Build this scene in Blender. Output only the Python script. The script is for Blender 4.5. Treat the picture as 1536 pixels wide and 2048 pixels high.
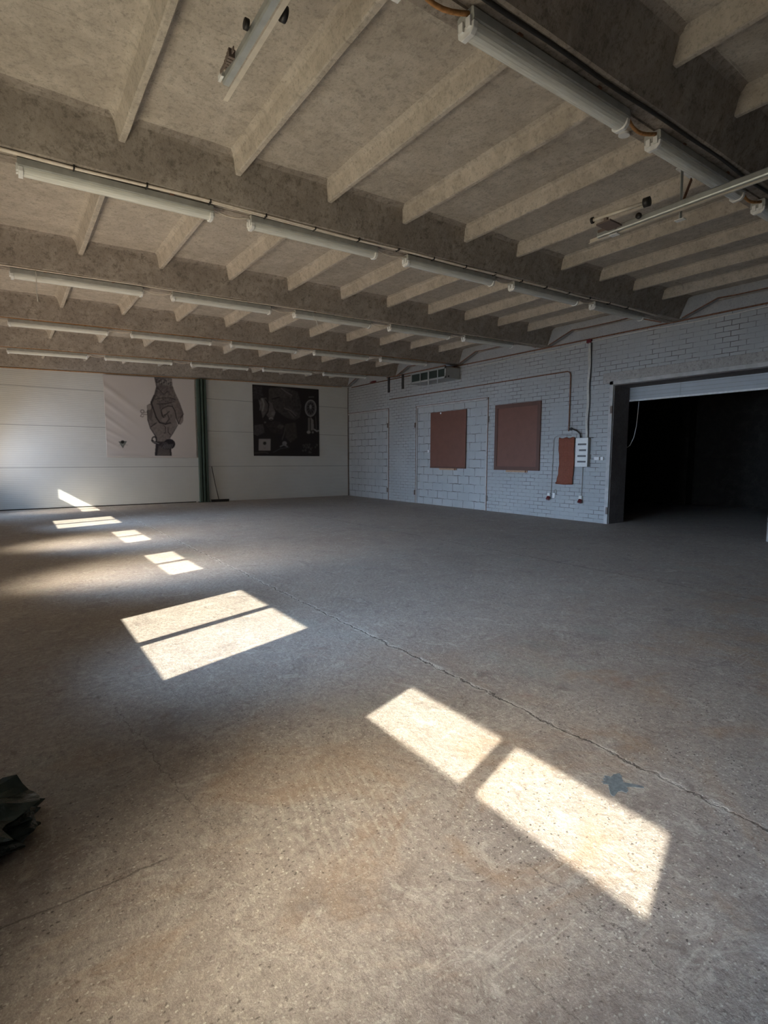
import bpy, bmesh, math, random
from mathutils import Vector, Matrix, noise as mnoise
random.seed(7)
scn = bpy.context.scene
for o in list(bpy.data.objects): bpy.data.objects.remove(o)
C = scn.collection

# ------------------------------------------------------------------ camera
YAW, PITCH, ROLL, FPX, CAMH = 0.6220, -0.1014, 0.0030, 1043.1, 1.4496
cd = bpy.data.cameras.new('camera'); cam = bpy.data.objects.new('camera', cd); C.objects.link(cam)
_cy, _sy, _cp, _sp = math.cos(YAW), math.sin(YAW), math.cos(PITCH), math.sin(PITCH)
_f = Vector((_sy*_cp, _cy*_cp, _sp)); _r = Vector((_cy, -_sy, 0)); _u = _r.cross(_f)
_c, _s = math.cos(ROLL), math.sin(ROLL)
_r2 = _c*_r + _s*_u; _u2 = -_s*_r + _c*_u
cam.matrix_world = Matrix(((_r2.x, _u2.x, -_f.x, 0), (_r2.y, _u2.y, -_f.y, 0), (_r2.z, _u2.z, -_f.z, CAMH), (0, 0, 0, 1)))
cd.sensor_fit = 'HORIZONTAL'; cd.sensor_width = 36; cd.lens = 36*FPX/1536; cd.clip_start = 0.02
scn.camera = cam

# ------------------------------------------------------------------ light
scn.cycles.use_adaptive_sampling = True; scn.cycles.adaptive_threshold = 0.03; scn.cycles.max_bounces = 5; scn.cycles.diffuse_bounces = 3; scn.cycles.glossy_bounces = 2; scn.cycles.transparent_max_bounces = 6
scn.view_settings.view_transform = 'Standard'; scn.view_settings.look = 'None'
scn.view_settings.exposure = 0.0; scn.view_settings.gamma = 1.0; scn.view_settings.use_curve_mapping = False
XL, W, D, S, XS = -1.05, 10.94, 17.70, 3.071, 0.0312          # left wall, brick wall, far wall, slab width, roof slope
world = bpy.data.worlds.new('world'); scn.world = world; world.use_nodes = True
world.node_tree.nodes['Background'].inputs[0].default_value = (0.42, 0.62, 1.0, 1)
world.node_tree.nodes['Background'].inputs[1].default_value = 0.8
SUN = Vector((1.0, 0.33, -0.64)).normalized()
sd = bpy.data.lights.new('sun', 'SUN'); sd.energy = 22.0; sd.angle = math.radians(0.55); sd.color = (1.0, 0.92, 0.77)
so = bpy.data.objects.new('sun', sd); C.objects.link(so); so.rotation_euler = SUN.to_track_quat('-Z', 'Y').to_euler()
so.location = (-8, -3, 7)
def area(name, loc, direction, sx, sy, power, color, spread=180):
    l = bpy.data.lights.new(name, 'AREA'); l.shape = 'RECTANGLE'; l.size = sx; l.size_y = sy
    l.energy = power; l.color = color; l.spread = math.radians(spread)
    o = bpy.data.objects.new(name, l); C.objects.link(o); o.location = loc
    o.rotation_euler = Vector(direction).to_track_quat('-Z', 'Z').to_euler(); return o
WIN = [(-3.20, 'full'), (-0.14, 'half'), (2.90, 'low'), (5.86, 'half'), (8.90, 'half'), (11.95, 'low'), (15.36, 'half')]
WW, WZ0, WZT = 1.62, 0.50, 2.0                                 # window width, sill, head
SKY_P, GROUND_P, HAZE_P = 50.0, 36.0, 30.0
for y0, kind in WIN:
    yc = y0 + WW/2
    if y0 < -1: continue
    area('window_skylight', (XL+0.06, yc, 1.45), (1, 0.0, -0.27), WW, 0.9, SKY_P*(.95 if y0 > 14 else .5 if y0 < 1 else 1.12), (0.46, 0.68, 1.0) if y0 < 14 else (.36, .62, 1.0), 140 if y0 > 14 else 62)
    area('window_ground_bounce', (XL+0.06, yc, 1.2), (1, 0.30, 0.80), WW, 1.3, GROUND_P*(0.15 if y0 < 1 else 1.2 if y0 < 4 else 1), (0.97, 0.86, 0.63) if y0 < 4 else (1.0, 0.82, 0.63), 138)
    if kind != 'low':
        area('window_haze', (XL+0.08, yc+(.2 if y0 < 1 else 0), 1.36), SUN, WW*.8, .5, HAZE_P*(.45 if y0 > 14 else .62 if y0 < 1 else 1), (1.0, 0.90, 0.72), 52)

# ------------------------------------------------------------------ materials
def rgb(*c): return (c[0], c[1], c[2], 1)
class NT:
    def __init__(s, name):
        s.m = bpy.data.materials.new(name); s.m.use_nodes = True; s.t = s.m.node_tree; s.b = s.t.nodes['Principled BSDF']
    def n(s, typ, **kw):
        nd = s.t.nodes.new(typ)
        for k, v in kw.items():
            if k.startswith('i_'): nd.inputs[k[2:].replace('_', ' ')].default_value = v
            else: setattr(nd, k, v)
        return nd
    def l(s, a, b): s.t.links.new(a, b)
    def coord(s): return s.n('ShaderNodeTexCoord').outputs['Object']
    def mapping(s, v, scale=(1, 1, 1), loc=(0, 0, 0), rot=(0, 0, 0)):
        m = s.n('ShaderNodeMapping'); s.l(v, m.inputs[0]); m.inputs['Scale'].default_value = scale
        m.inputs['Location'].default_value = loc; m.inputs['Rotation'].default_value = rot; return m.outputs[0]
    def noise(s, v, scale, detail=4, rough=.55, dist=0.0):
        n = s.n('ShaderNodeTexNoise'); s.l(v, n.inputs['Vector']); n.inputs['Scale'].default_value = scale
        n.inputs['Detail'].default_value = detail; n.inputs['Roughness'].default_value = rough; n.inputs['Distortion'].default_value = dist
        return n.outputs['Fac']
    def ramp(s, f, p0, p1, c0=0.0, c1=1.0):
        r = s.n('ShaderNodeMapRange'); r.clamp = True; s.l(f, r.inputs[0])
        r.inputs[1].default_value = p0; r.inputs[2].default_value = p1; r.inputs[3].default_value = c0; r.inputs[4].default_value = c1
        return r.outputs[0]
    def math(s, op, a, b=None):
        m = s.n('ShaderNodeMath', operation=op)
        for i, x in enumerate((a, b)):
            if x is None: continue
            if isinstance(x, (int, float)): m.inputs[i].default_value = x
            else: s.l(x, m.inputs[i])
        return m.outputs[0]
    def mix(s, f, a, b, mode='MIX'):
        m = s.n('ShaderNodeMix', data_type='RGBA', blend_type=mode)
        if isinstance(f, (int, float)): m.inputs[0].default_value = f
        else: s.l(f, m.inputs[0])
        for i, x in ((6, a), (7, b)):
            if isinstance(x, tuple): m.inputs[i].default_value = x if len(x) == 4 else rgb(*x)
            else: s.l(x, m.inputs[i])
        return m.outputs[2]
    def bump(s, h, strength=.3, dist=.01, prev=None):
        b = s.n('ShaderNodeBump'); b.inputs['Strength'].default_value = strength; b.inputs['Distance'].default_value = dist
        s.l(h, b.inputs['Height'])
        if prev is not None: s.l(prev, b.inputs['Normal'])
        return b.outputs[0]
    def fin(s, col=None, rough=None, nrm=None, metal=None, spec=None):
        for key, x in (('Base Color', col), ('Roughness', rough), ('Normal', nrm), ('Metallic', metal), ('Specular IOR Level', spec)):
            if x is None: continue
            if isinstance(x, (int, float)): s.b.inputs[key].default_value = x
            elif isinstance(x, tuple): s.b.inputs[key].default_value = x if len(x) == 4 else rgb(*x)
            else: s.l(x, s.b.inputs[key])
        return s.m
def simple(name, col, rough=.6, metal=0.0, var=.12, scale=18, bump=0.0):
    t = NT(name); v = t.coord(); n = t.noise(v, scale, 5)
    c = t.mix(t.ramp(n, .3, .7), tuple(x*(1-var) for x in col), tuple(min(1, x*(1+var)) for x in col))
    return t.fin(c, rough, t.bump(n, bump, .004) if bump else None, metal)

def mat_floor():
    t = NT('worn concrete floor'); v = t.coord()
    sep = t.n('ShaderNodeSeparateXYZ'); t.l(v, sep.inputs[0]); X, Y = sep.outputs[0], sep.outputs[1]
    big = t.noise(v, .45, 5, .6, .6); mid = t.noise(v, 2.6, 6, .65, .8); fine = t.noise(v, 28, 5, .7); grit = t.noise(v, 150, 2, .7)
    c = t.mix(t.ramp(big, .3, .7), (.355, .288, .252), (.485, .412, .352))
    c = t.mix(t.ramp(mid, .35, .7, 0, .5), c, (.53, .48, .41))
    c = t.mix(t.ramp(mid, .44, .28, 0, .6), c, (.22, .185, .17))
    c = t.mix(t.ramp(fine, .32, .60, .55, 0), c, (.18, .147, .13))
    c = t.mix(t.ramp(fine, .56, .75, 0, .35), c, (.60, .55, .48))
    c = t.mix(t.ramp(grit, .40, .60, .3, 0), c, (.20, .18, .16))
    c = t.mix(t.ramp(grit, .55, .72, 0, .28), c, (.66, .62, .55))
    near = t.math('MULTIPLY', t.ramp(Y, 4.5, 1.0), t.ramp(t.noise(v, 1.3, 3), .38, .60))
    # exposed aggregate
    nz_ = t.n('ShaderNodeTexNoise'); t.l(v, nz_.inputs['Vector']); nz_.inputs['Scale'].default_value = 55; nz_.inputs['Detail'].default_value = 2
    sz_ = t.n('ShaderNodeVectorMath', operation='SCALE'); t.l(nz_.outputs['Color'], sz_.inputs[0]); sz_.inputs['Scale'].default_value = .022
    ad_ = t.n('ShaderNodeVectorMath', operation='ADD'); t.l(t.mapping(v, (1, 1.3, 1)), ad_.inputs[0]); t.l(sz_.outputs[0], ad_.inputs[1]); vd = ad_.outputs[0]
    def vor(scale, rnd=1.0, feat='F1', out='Distance'):
        n = t.n('ShaderNodeTexVoronoi'); n.feature = feat; t.l(vd, n.inputs['Vector']); n.inputs['Scale'].default_value = scale
        n.inputs['Randomness'].default_value = rnd; return n
    for sc, r0, th, col, amt in ((58, .24, .64, (.66, .63, .56), .85), (48, .22, .72, (.12, .10, .09), .9), (34, .17, .78, (.11, .09, .08), .85), (25, .15, .82, (.60, .56, .49), .6)):
        n = vor(sc); sp = t.n('ShaderNodeSeparateColor'); t.l(n.outputs['Color'], sp.inputs[0])
        m = t.math('MULTIPLY', t.ramp(n.outputs['Distance'], r0*1.25, r0*.8), t.math('GREATER_THAN', sp.outputs[0], th))
        m = t.math('MULTIPLY', m, t.math('ADD', t.math('MULTIPLY', near, amt), .40))
        c = t.mix(m, c, col)
    c = t.mix(t.math('MULTIPLY', t.ramp(t.noise(v, 5.5, 6, .8, 1.5), .54, .64), .6), c, (.56, .52, .455))
    c = t.mix(t.math('MULTIPLY', t.ramp(t.noise(v, 7.5, 6, .8, 1.0), .56, .66), .65), c, (.19, .155, .135))
    # stains: rust, green grey
    rust = t.math('MULTIPLY', t.ramp(t.noise(v, 1.5, 5, .6, 1.2), .50, .66), t.ramp(Y, 3.8, 1.2))
    c = t.mix(t.math('MULTIPLY', rust, .42), c, (.40, .24, .12))
    red = t.math('MULTIPLY', t.ramp(t.noise(v, 3.7, 5, .7), .58, .70), t.ramp(t.noise(v, .35, 2), .45, .6))
    c = t.mix(t.math('MULTIPLY', red, .35), c, (.36, .20, .15))
    gr = t.ramp(t.noise(t.mapping(v, loc=(3, 9, 0)), 1.1, 4), .60, .74)
    c = t.mix(t.math('MULTIPLY', gr, .35), c, (.30, .34, .31))
    # pale trowel scrapes, running along and across
    for rz, sc in ((.15, (2, 40, 1)), (1.2, (1.6, 46, 1)), (.8, (1.5, 60, 1))):
        s1 = t.ramp(t.noise(t.mapping(v, sc, rot=(0, 0, rz)), 1.3, 3, .5), .635, .70)
        s1 = t.math('MULTIPLY', s1, t.ramp(t.noise(v, .8, 3), .45, .6))
        c = t.mix(t.math('MULTIPLY', s1, .40), c, (.62, .57, .50))
    # joint of the slabs
    wob = t.math('MULTIPLY', t.math('SUBTRACT', t.noise(v, 2.6, 6, .78), .5), .19)
    jd = t.math('ABSOLUTE', t.math('SUBTRACT', t.math('ADD', X, wob), 2.35))
    jdk = t.math('MULTIPLY', t.ramp(jd, .003, .011, 1, 0), t.ramp(t.noise(v, 6, 4, .7), .38, .52, .35, 1))
    jlt = t.math('MULTIPLY', t.ramp(jd, .010, .035, 1, 0), t.ramp(t.noise(v, 9, 4), .42, .55))
    jd2 = t.math('ABSOLUTE', t.math('SUBTRACT', t.math('ADD', X, wob), 6.25)); jdk2 = t.ramp(jd2, .004, .014, .8, 0)
    jd3 = t.math('ABSOLUTE', t.math('SUBTRACT', t.math('ADD', Y, t.math('MULTIPLY', wob, .35)), 1.885))
    jdk3 = t.math('MULTIPLY', t.math('MULTIPLY', t.ramp(jd3, .0015, .006, .8, 0), t.ramp(t.noise(v, 14, 5, .7), .40, .52, .25, 1)), t.math('LESS_THAN', X, .42))
    c = t.mix(t.math('MULTIPLY', jlt, .8), c, (.60, .56, .50))
    brk = t.ramp(t.noise(v, 3.3, 4), .36, .46)
    joint = t.math('MAXIMUM', t.math('MULTIPLY', jdk, brk), t.math('MAXIMUM', t.math('MULTIPLY', jdk2, brk), jdk3))
    # cracks
    wx = t.math('MULTIPLY', t.math('SUBTRACT', t.noise(v, 4.5, 7, .75), .5), .16)
    def crack(x0, y0, x1, y1, w0=.0012, w1=.0035):
        L_ = math.hypot(x1-x0, y1-y0); ux, uy = (x1-x0)/L_, (y1-y0)/L_
        al = t.math('ADD', t.math('MULTIPLY', X, ux), t.math('MULTIPLY', Y, uy)); a0 = x0*ux+y0*uy
        pr = t.math('ADD', t.math('MULTIPLY', X, -uy), t.math('MULTIPLY', Y, ux)); p0 = -x0*uy+y0*ux
        d = t.math('ABSOLUTE', t.math('ADD', t.math('SUBTRACT', pr, p0), wx))
        return t.math('MULTIPLY', t.ramp(d, w0, w1, 1, 0), t.math('MULTIPLY', t.ramp(al, a0, a0+.1), t.ramp(al, a0+L_, a0+L_-.1)))
    for cr in ((.42, 3.3, .58, 1.85), (1.44, 1.2, 1.45, .4), (1.09, .9, 1.14, .55), (.75, 1.0, .7, .55), (3.3, 6.5, 6.4, 5.2), (2.6, 8.5, 5.5, 9.4), (4.2, 3.2, 5.1, 1.2)):
        joint = t.math('MAXIMUM', joint, t.math('MULTIPLY', crack(*cr), .75))
    # pale scuffed spots
    sc0 = t.math('MULTIPLY', t.ramp(t.noise(t.mapping(v, (1, 1.6, 1), rot=(0, 0, .6)), 9, 8, .8, .8), .55, .68), t.ramp(t.noise(v, .55, 3), .50, .62))
    c = t.mix(t.math('MULTIPLY', sc0, .5), c, (.60, .56, .50))
    # rows of pale rake marks in the near foreground
    rk = t.math('SINE', t.math('MULTIPLY', t.math('ADD', t.math('ADD', X, t.math('MULTIPLY', Y, -.25)), t.math('MULTIPLY', wx, .2)), 2*math.pi/.05))
    dx_ = t.math('SUBTRACT', X, 1.05); dy_ = t.math('SUBTRACT', Y, 1.75)
    rr = t.math('ADD', t.math('MULTIPLY', dx_, dx_), t.math('MULTIPLY', t.math('MULTIPLY', dy_, dy_), .8))
    rk = t.math('MULTIPLY', t.math('MULTIPLY', t.ramp(rk, .35, .9), t.ramp(rr, .12, .05)), t.ramp(t.noise(v, 24, 5), .42, .55))
    c = t.mix(t.math('MULTIPLY', rk, .32), c, (.66, .62, .54))
    c = t.mix(t.math('MULTIPLY', joint, .85), c, (.10, .085, .075))
    h = t.math('SUBTRACT', t.math('ADD', t.math('MULTIPLY', mid, .8), t.math('MULTIPLY', fine, .6)), t.math('MULTIPLY', jdk, .8))
    return t.fin(c, t.ramp(mid, .3, .7, .62, .85), t.bump(h, .6, .02), spec=.35)

def mat_concrete(name, c0, c1, c2, grime=.5, scale=1.0):
    t = NT(name); v = t.coord()
    big = t.noise(v, .6*scale, 4, .6, .5); mid = t.noise(v, 4*scale, 6, .7, .3); fine = t.noise(v, 40, 4, .7)
    c = t.mix(t.ramp(big, .3, .7), c0, c1)
    c = t.mix(t.ramp(mid, .45, .66, 0, .75), c, c2)
    d = t.ramp(t.noise(v, 13, 6, .8, .2), .50, .34, 0, grime*.75); c = t.mix(d, c, tuple(x*.42 for x in c0))
    c = t.mix(t.ramp(fine, .46, .32, 0, .5), c, tuple(x*.45 for x in c0))
    sk = t.ramp(t.noise(t.mapping(v, (.9, 16, 5)), 1.4, 4), .68, .72)
    c = t.mix(t.math('MULTIPLY', sk, .35), c, tuple(x*.4 for x in c0))
    h = t.math('ADD', t.math('MULTIPLY', mid, .7), t.math('MULTIPLY', fine, .35))
    return t.fin(c, .9, t.bump(h, .65, .02), spec=.2)

def mat_brick(name, bw, rh, col, mort, mortar=.008, wob=.02, fade=(.42, .62), dirt=1.0):
    t = NT(name); v = t.coord(); sep = t.n('ShaderNodeSeparateXYZ'); t.l(v, sep.inputs[0])
    cb = t.n('ShaderNodeCombineXYZ'); t.l(sep.outputs[1], cb.inputs[0]); t.l(sep.outputs[2], cb.inputs[1])
    wn = t.n('ShaderNodeTexNoise'); t.l(v, wn.inputs['Vector']); wn.inputs['Scale'].default_value = 6; wn.inputs['Detail'].default_value = 3
    sc = t.n('ShaderNodeVectorMath', operation='SCALE'); t.l(wn.outputs['Color'], sc.inputs[0]); sc.inputs['Scale'].default_value = wob
    ad = t.n('ShaderNodeVectorMath', operation='ADD'); t.l(cb.outputs[0], ad.inputs[0]); t.l(sc.outputs[0], ad.inputs[1])
    b = t.n('ShaderNodeTexBrick'); t.l(ad.outputs[0], b.inputs['Vector'])
    b.inputs['Scale'].default_value = 1; b.inputs['Brick Width'].default_value = bw; b.inputs['Row Height'].default_value = rh
    b.inputs['Mortar Size'].default_value = mortar; b.inputs['Mortar Smooth'].default_value = .25; b.offset = .5
    b.inputs['Color1'].default_value = rgb(*col); b.inputs['Color2'].default_value = rgb(*(x*.88 for x in col)); b.inputs['Mortar'].default_value = rgb(*mort)
    vis = t.ramp(t.noise(v, 2.2, 5, .7), fade[0], fade[1], .15, 1.0)
    mm = t.math('MULTIPLY', b.outputs['Fac'], vis)
    n1 = t.noise(v, 1.1, 5); n2 = t.noise(v, 30, 5, .7)
    base = t.mix(t.ramp(n1, .3, .7), tuple(x*.88 for x in col), tuple(x*1.06 for x in col))
    base = t.mix(.4, base, b.outputs['Color'], 'MULTIPLY') if False else base
    c = t.mix(mm, base, mort)
    c = t.mix(t.ramp(n2, .36, .28, 0, .5*dirt), c, tuple(x*.5 for x in col))
    gr = t.ramp(t.noise(v, 5, 8, .8), .62, .74, 0, .5*dirt); c = t.mix(gr, c, (.22, .18, .15))
    h = t.math('SUBTRACT', t.math('MULTIPLY', n2, .25), mm)
    return t.fin(c, .8, t.bump(h, .8, .012), spec=.3)

def mat_panel():
    t = NT('white ribbed wall panel'); v = t.coord(); sep = t.n('ShaderNodeSeparateXYZ'); t.l(v, sep.inputs[0]); Z = sep.outputs[2]
    w = t.math('SINE', t.math('MULTIPLY', Z, 2*math.pi/.052))
    g = t.ramp(w, .55, .95)
    n = t.noise(v, 1.2, 4)
    c = t.mix(t.ramp(n, .3, .7), (.64, .64, .61), (.70, .70, .67))
    c = t.mix(t.math('MULTIPLY', g, .34), c, (.38, .38, .38))
    for z in (1.18, 2.36, 3.42):
        d = t.ramp(t.math('ABSOLUTE', t.math('SUBTRACT', Z, z)), .004, .011, .8, 0); c = t.mix(d, c, (.22, .22, .22))
    wavy = t.noise(t.mapping(v, (.8, 1, 6)), 2.2, 3)
    return t.fin(c, .42, t.bump(t.math('SUBTRACT', t.math('MULTIPLY', wavy, 1.2), t.math('MULTIPLY', g, .35)), .35, .01), spec=.5)

def mat_glass(name, tint=(.93, .96, .97), g=.08):
    t = NT(name); tr = t.n('ShaderNodeBsdfTransparent'); tr.inputs[0].default_value = rgb(*tint)
    gl = t.n('ShaderNodeBsdfGlossy'); gl.inputs['Roughness'].default_value = .03
    mx = t.n('ShaderNodeMixShader'); mx.inputs[0].default_value = g
    t.l(tr.outputs[0], mx.inputs[1]); t.l(gl.outputs[0], mx.inputs[2])
    t.l(mx.outputs[0], t.t.nodes['Material Output'].inputs['Surface']); return t.m
def mat_emit(name, col, strength):
    t = NT(name); t.b.inputs['Emission Color'].default_value = rgb(*col); t.b.inputs['Emission Strength'].default_value = strength
    return t.fin(col, .6)
M = dict(
    floor=mat_floor(),
    ceil=mat_concrete('whitewashed concrete ceiling', (.41, .36, .30), (.50, .445, .375), (.60, .54, .46), .6),
    beam=mat_concrete('darker mottled concrete rib', (.27, .23, .195), (.35, .305, .26), (.44, .385, .33), 1.0),  # darker and more mottled than the ceiling slabs
    brick=mat_brick('painted brick', .262, .098, (.405, .41, .405), (.13, .115, .105), .006, .012, (.44, .60)),
    block=mat_brick('painted block', .46, .245, (.435, .44, .435), (.15, .135, .12), .011, .05, (.42, .58)),
    plaster=mat_concrete('grey plaster', (.36, .36, .36), (.42, .42, .42), (.46, .46, .45), .2),
    jamb=mat_concrete('dark brown jamb plaster', (.16, .14, .135), (.19, .17, .16), (.22, .20, .19), .3),
    lintel=mat_concrete('dirty lintel', (.34, .32, .29), (.40, .38, .35), (.46, .43, .40), .8),
    dark=mat_concrete('gloom-darkened masonry', (.026, .023, .021), (.038, .034, .030), (.055, .05, .04), .5),  # albedo lowered so the unlit side room stays dark
    panel=mat_panel(),
    white=simple('white paint', (.66, .66, .64), .5, 0, .05),
    frame_paint=simple('pale painted steel edge', (.44, .43, .41), .6, 0, .15, 8, .2),
    rust=simple('rusty steel', (.20, .095, .055), .8, 0, .4, 22, .4),
    rust2=simple('orange rust', (.45, .22, .08), .85, 0, .35, 30, .6),
    green=simple('green painted steel', (.062, .092, .074), .45, 0, .12, 5),
    green_d=simple('dark green groove', (.02, .045, .035), .6),
    brown=simple('red brown hardboard', (.165, .066, .042), .55, 0, .08, 6),
    brown_e=simple('brown board edge', (.11, .05, .035), .6, 0, .08, 6),
    wood=simple('raw wood', (.45, .28, .17), .8, 0, .2, 30),
    housing=simple('grey fixture housing', (.40, .40, .37), .55, 0, .15, 12),
    clip=simple('clear plastic clip', (.80, .80, .78), .25),
    cable=simple('cream cable', (.74, .66, .56), .6, 0, .12),
    cable_w=simple('white cable', (.60, .58, .53), .6, 0, .1),
    black=simple('black rubber', (.02, .018, .017), .5),
    zinc=simple('galvanised steel', (.50, .52, .50), .38, .55, .1, 14),
    zinc_l=simple('bright zinc edge', (.68, .62, .52), .45, .2, .1, 14),
    boxw=simple('light grey plastic', (.72, .72, .68), .45, 0, .04),
    boxs=simple('grey box side', (.30, .28, .25), .6),
    slot=simple('breaker slot', (.12, .12, .12), .5),
    red=simple('dark red plastic', (.13, .012, .015), .45),
    heater=simple('grey heater casing', (.34, .35, .34), .55, 0, .06),
    glassd=simple('dark grille glass', (.03, .045, .04), .3),
    shutter=simple('grey shutter paint', (.42, .44, .45), .45, 0, .06, 4),
    shutter_w=simple('white shutter seal', (.70, .70, .68), .5),
    paint=simple('blue grey paint', (.17, .20, .22), .5, 0, .3, 60, .3),
    steel_b=simple('brown bracket steel', (.17, .13, .11), .7),
    glass=mat_glass('clear window glass'),
    frost=mat_emit('frosted sunlit pane', (1.0, .90, .74), .4),
    winframe=simple('window frame paint', (.55, .55, .52), .5),
)
def mat_diffuser():
    t = NT('milky ribbed diffuser'); v = t.coord(); n = t.noise(t.mapping(v, (3, 60, 60)), 2, 3)
    c = t.mix(t.ramp(n, .3, .7), (.62, .62, .57), (.80, .80, .74)); return t.fin(c, .22, None, None, .6)
M['diff'] = mat_diffuser()
def mat_mat():
    t = NT('red woven mat'); v = t.coord(); sep = t.n('ShaderNodeSeparateXYZ'); t.l(v, sep.inputs[0])
    w = t.math('SINE', t.math('MULTIPLY', sep.outputs[1], 2*math.pi/.028)); w2 = t.math('SINE', t.math('MULTIPLY', sep.outputs[2], 2*math.pi/.02))
    n = t.noise(v, 40, 4)
    c = t.mix(t.ramp(w, -1, 1), (.20, .055, .03), (.31, .10, .055)); c = t.mix(t.ramp(n, .35, .65, 0, .5), c, (.15, .045, .03))
    return t.fin(c, .85, t.bump(t.math('ADD', w, w2), .5, .003))
M['mat'] = mat_mat()
def mat_bag():
    t = NT('dark green plastic film'); v = t.coord(); n = t.noise(v, 9, 4)
    c = t.mix(t.ramp(n, .35, .65), (.008, .016, .018), (.02, .038, .034))
    return t.fin(c, .27, t.bump(t.noise(v, 22, 5), .6, .02), spec=.5)
M['bag'] = mat_bag()
def mat_vcol(name, rough=.7):
    t = NT(name); a = t.n('ShaderNodeVertexColor'); a.layer_name = 'print'; return t.fin(a.outputs[0], rough, spec=.25)
M['print'] = mat_vcol('printed banner cloth', .75)

# ------------------------------------------------------------------ mesh helpers
def box(bm, x0, y0, z0, x1, y1, z1, f=None):
    vs = [bm.verts.new(f((x, y, z)) if f else (x, y, z)) for x in (x0, x1) for y in (y0, y1) for z in (z0, z1)]
    for q in ((0, 1, 3, 2), (4, 6, 7, 5), (0, 4, 5, 1), (2, 3, 7, 6), (0, 2, 6, 4), (1, 5, 7, 3)): bm.faces.new([vs[i] for i in q])
def tube(bm, pts, r, n=8, cap=True):
    pts = [Vector(p) for p in pts]; rings = []; prev = None
    for i, p in enumerate(pts):
        d = (pts[min(i+1, len(pts)-1)] - pts[max(i-1, 0)]).normalized()
        a = prev if prev is not None else (Vector((0, 0, 1)) if abs(d.z) < .9 else Vector((1, 0, 0)))
        s = d.cross(a).normalized(); u = s.cross(d).normalized(); prev = u
        rr = r[i] if isinstance(r, (list, tuple)) else r
        rings.append([bm.verts.new(p + rr*(math.cos(k*2*math.pi/n)*s + math.sin(k*2*math.pi/n)*u)) for k in range(n)])
    for a, b in zip(rings, rings[1:]):
        for k in range(n): bm.faces.new((a[k], a[(k+1) % n], b[(k+1) % n], b[k]))
    if cap: bm.faces.new(rings[0][::-1]); bm.faces.new(rings[-1])
def prism(bm, prof, axis, a0, a1, f=None, nseg=1):
    """prof: closed list of 2-D points; extruded along axis from a0 to a1."""
    rings = []
    for i in range(nseg+1):
        a = a0 + (a1-a0)*i/nseg; ring = []
        for p, q in prof:
            co = (a, p, q) if axis == 'x' else ((p, a, q) if axis == 'y' else (p, q, a))
            ring.append(bm.verts.new(f(co) if f else co))
        rings.append(ring)
    n = len(prof)
    for r0, r1 in zip(rings, rings[1:]):
        for k in range(n): bm.faces.new((r0[k], r0[(k+1) % n], r1[(k+1) % n], r1[k]))
    bm.faces.new(rings[0][::-1]); bm.faces.new(rings[-1])
def obj(name, bm, mat, parent=None, smooth=False, bevel=0):
    bmesh.ops.recalc_face_normals(bm, faces=bm.faces)
    me = bpy.data.meshes.new(name); bm.to_mesh(me); bm.free()
    for m in (mat if isinstance(mat, list) else [mat]): me.materials.append(m)
    if smooth: me.polygons.foreach_set('use_smooth', [True]*len(me.polygons))
    o = bpy.data.objects.new(name, me); C.objects.link(o); o.parent = parent
    if bevel:
        b = o.modifiers.new('bevel', 'BEVEL'); b.width = bevel; b.segments = 2; b.limit_method = 'ANGLE'
    return o
def B(name, mat, boxes, parent=None, f=None, bevel=0):
    bm = bmesh.new()
    for b in boxes: box(bm, *b, f=f)
    return obj(name, bm, mat, parent, bevel=bevel)
def T(name, mat, paths, r, parent=None, n=8):
    bm = bmesh.new()
    for p in paths: tube(bm, p, r, n)
    return obj(name, bm, mat, parent, smooth=True)
def empty(name, loc): o = bpy.data.objects.new(name, None); C.objects.link(o); o.location = loc; o.empty_display_size = .1; return o
def rebase(root, *kids):
    for k in kids: k.parent = root; k.location = tuple(-x for x in root.location)
def tag(o, label, cat, group=None):
    o['label'] = label; o['category'] = cat
    if group: o['group'] = group
    return o
def struct(o, label=None):
    o['kind'] = 'structure'
    if label: o['label'] = label
    return o
def wall_cells(name, mat, axis, a, b, us, vs, holes):
    """wall between a..b on its normal axis, cells of u x v, leaving out holes."""
    bm = bmesh.new()
    for u0, u1 in zip(us, us[1:]):
        for v0, v1 in zip(vs, vs[1:]):
            if any(h[0] <= (u0+u1)/2 <= h[1] and h[2] <= (v0+v1)/2 <= h[3] for h in holes): continue
            if axis == 'x': box(bm, a, u0, v0, b, u1, v1)
            else: box(bm, u0, a, v0, u1, b, v1)
    bmesh.ops.remove_doubles(bm, verts=bm.verts, dist=1e-5)
    seen = {}
    for f in list(bm.faces):
        k = tuple(sorted(v.index for v in f.verts))
    bm.verts.index_update()
    for f in list(bm.faces):
        k = tuple(sorted(v.index for v in f.verts)); seen.setdefault(k, []).append(f)
    dup = [f for fs in seen.values() if len(fs) > 1 for f in fs]
    bmesh.ops.delete(bm, geom=dup, context='FACES')
    return struct(obj(name, bm, mat))
def zb(x, y): return 4.178 + XS*(x-W) + .0055*(y-5.33)          # underside of the long ribs
def sl(co): return (co[0], co[1], co[2] + zb(co[0], co[1]))     # z given above the rib underside

# ------------------------------------------------------------------ floor and walls
Y0 = -1.0
bm = bmesh.new(); box(bm, XL-.3, Y0-.3, -.2, W+7.2, D+.3, 0); struct(obj('floor', bm, M['floor']))
# brick wall: doorway to the dark room and two bricked-up openings
holes = [(3.51, 6.58, 0, 3.09), (10.29, 13.45, 0, 3.15), (14.99, D, 0, 3.20)]
us = sorted({Y0, 3.51, 6.58, 10.29, 13.45, 14.99, D}); vs = [0, 3.09, 3.15, 3.20, 4.17]
wr = wall_cells('wall_right', M['brick'], 'x', W, W+.62, us, vs, holes)
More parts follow.
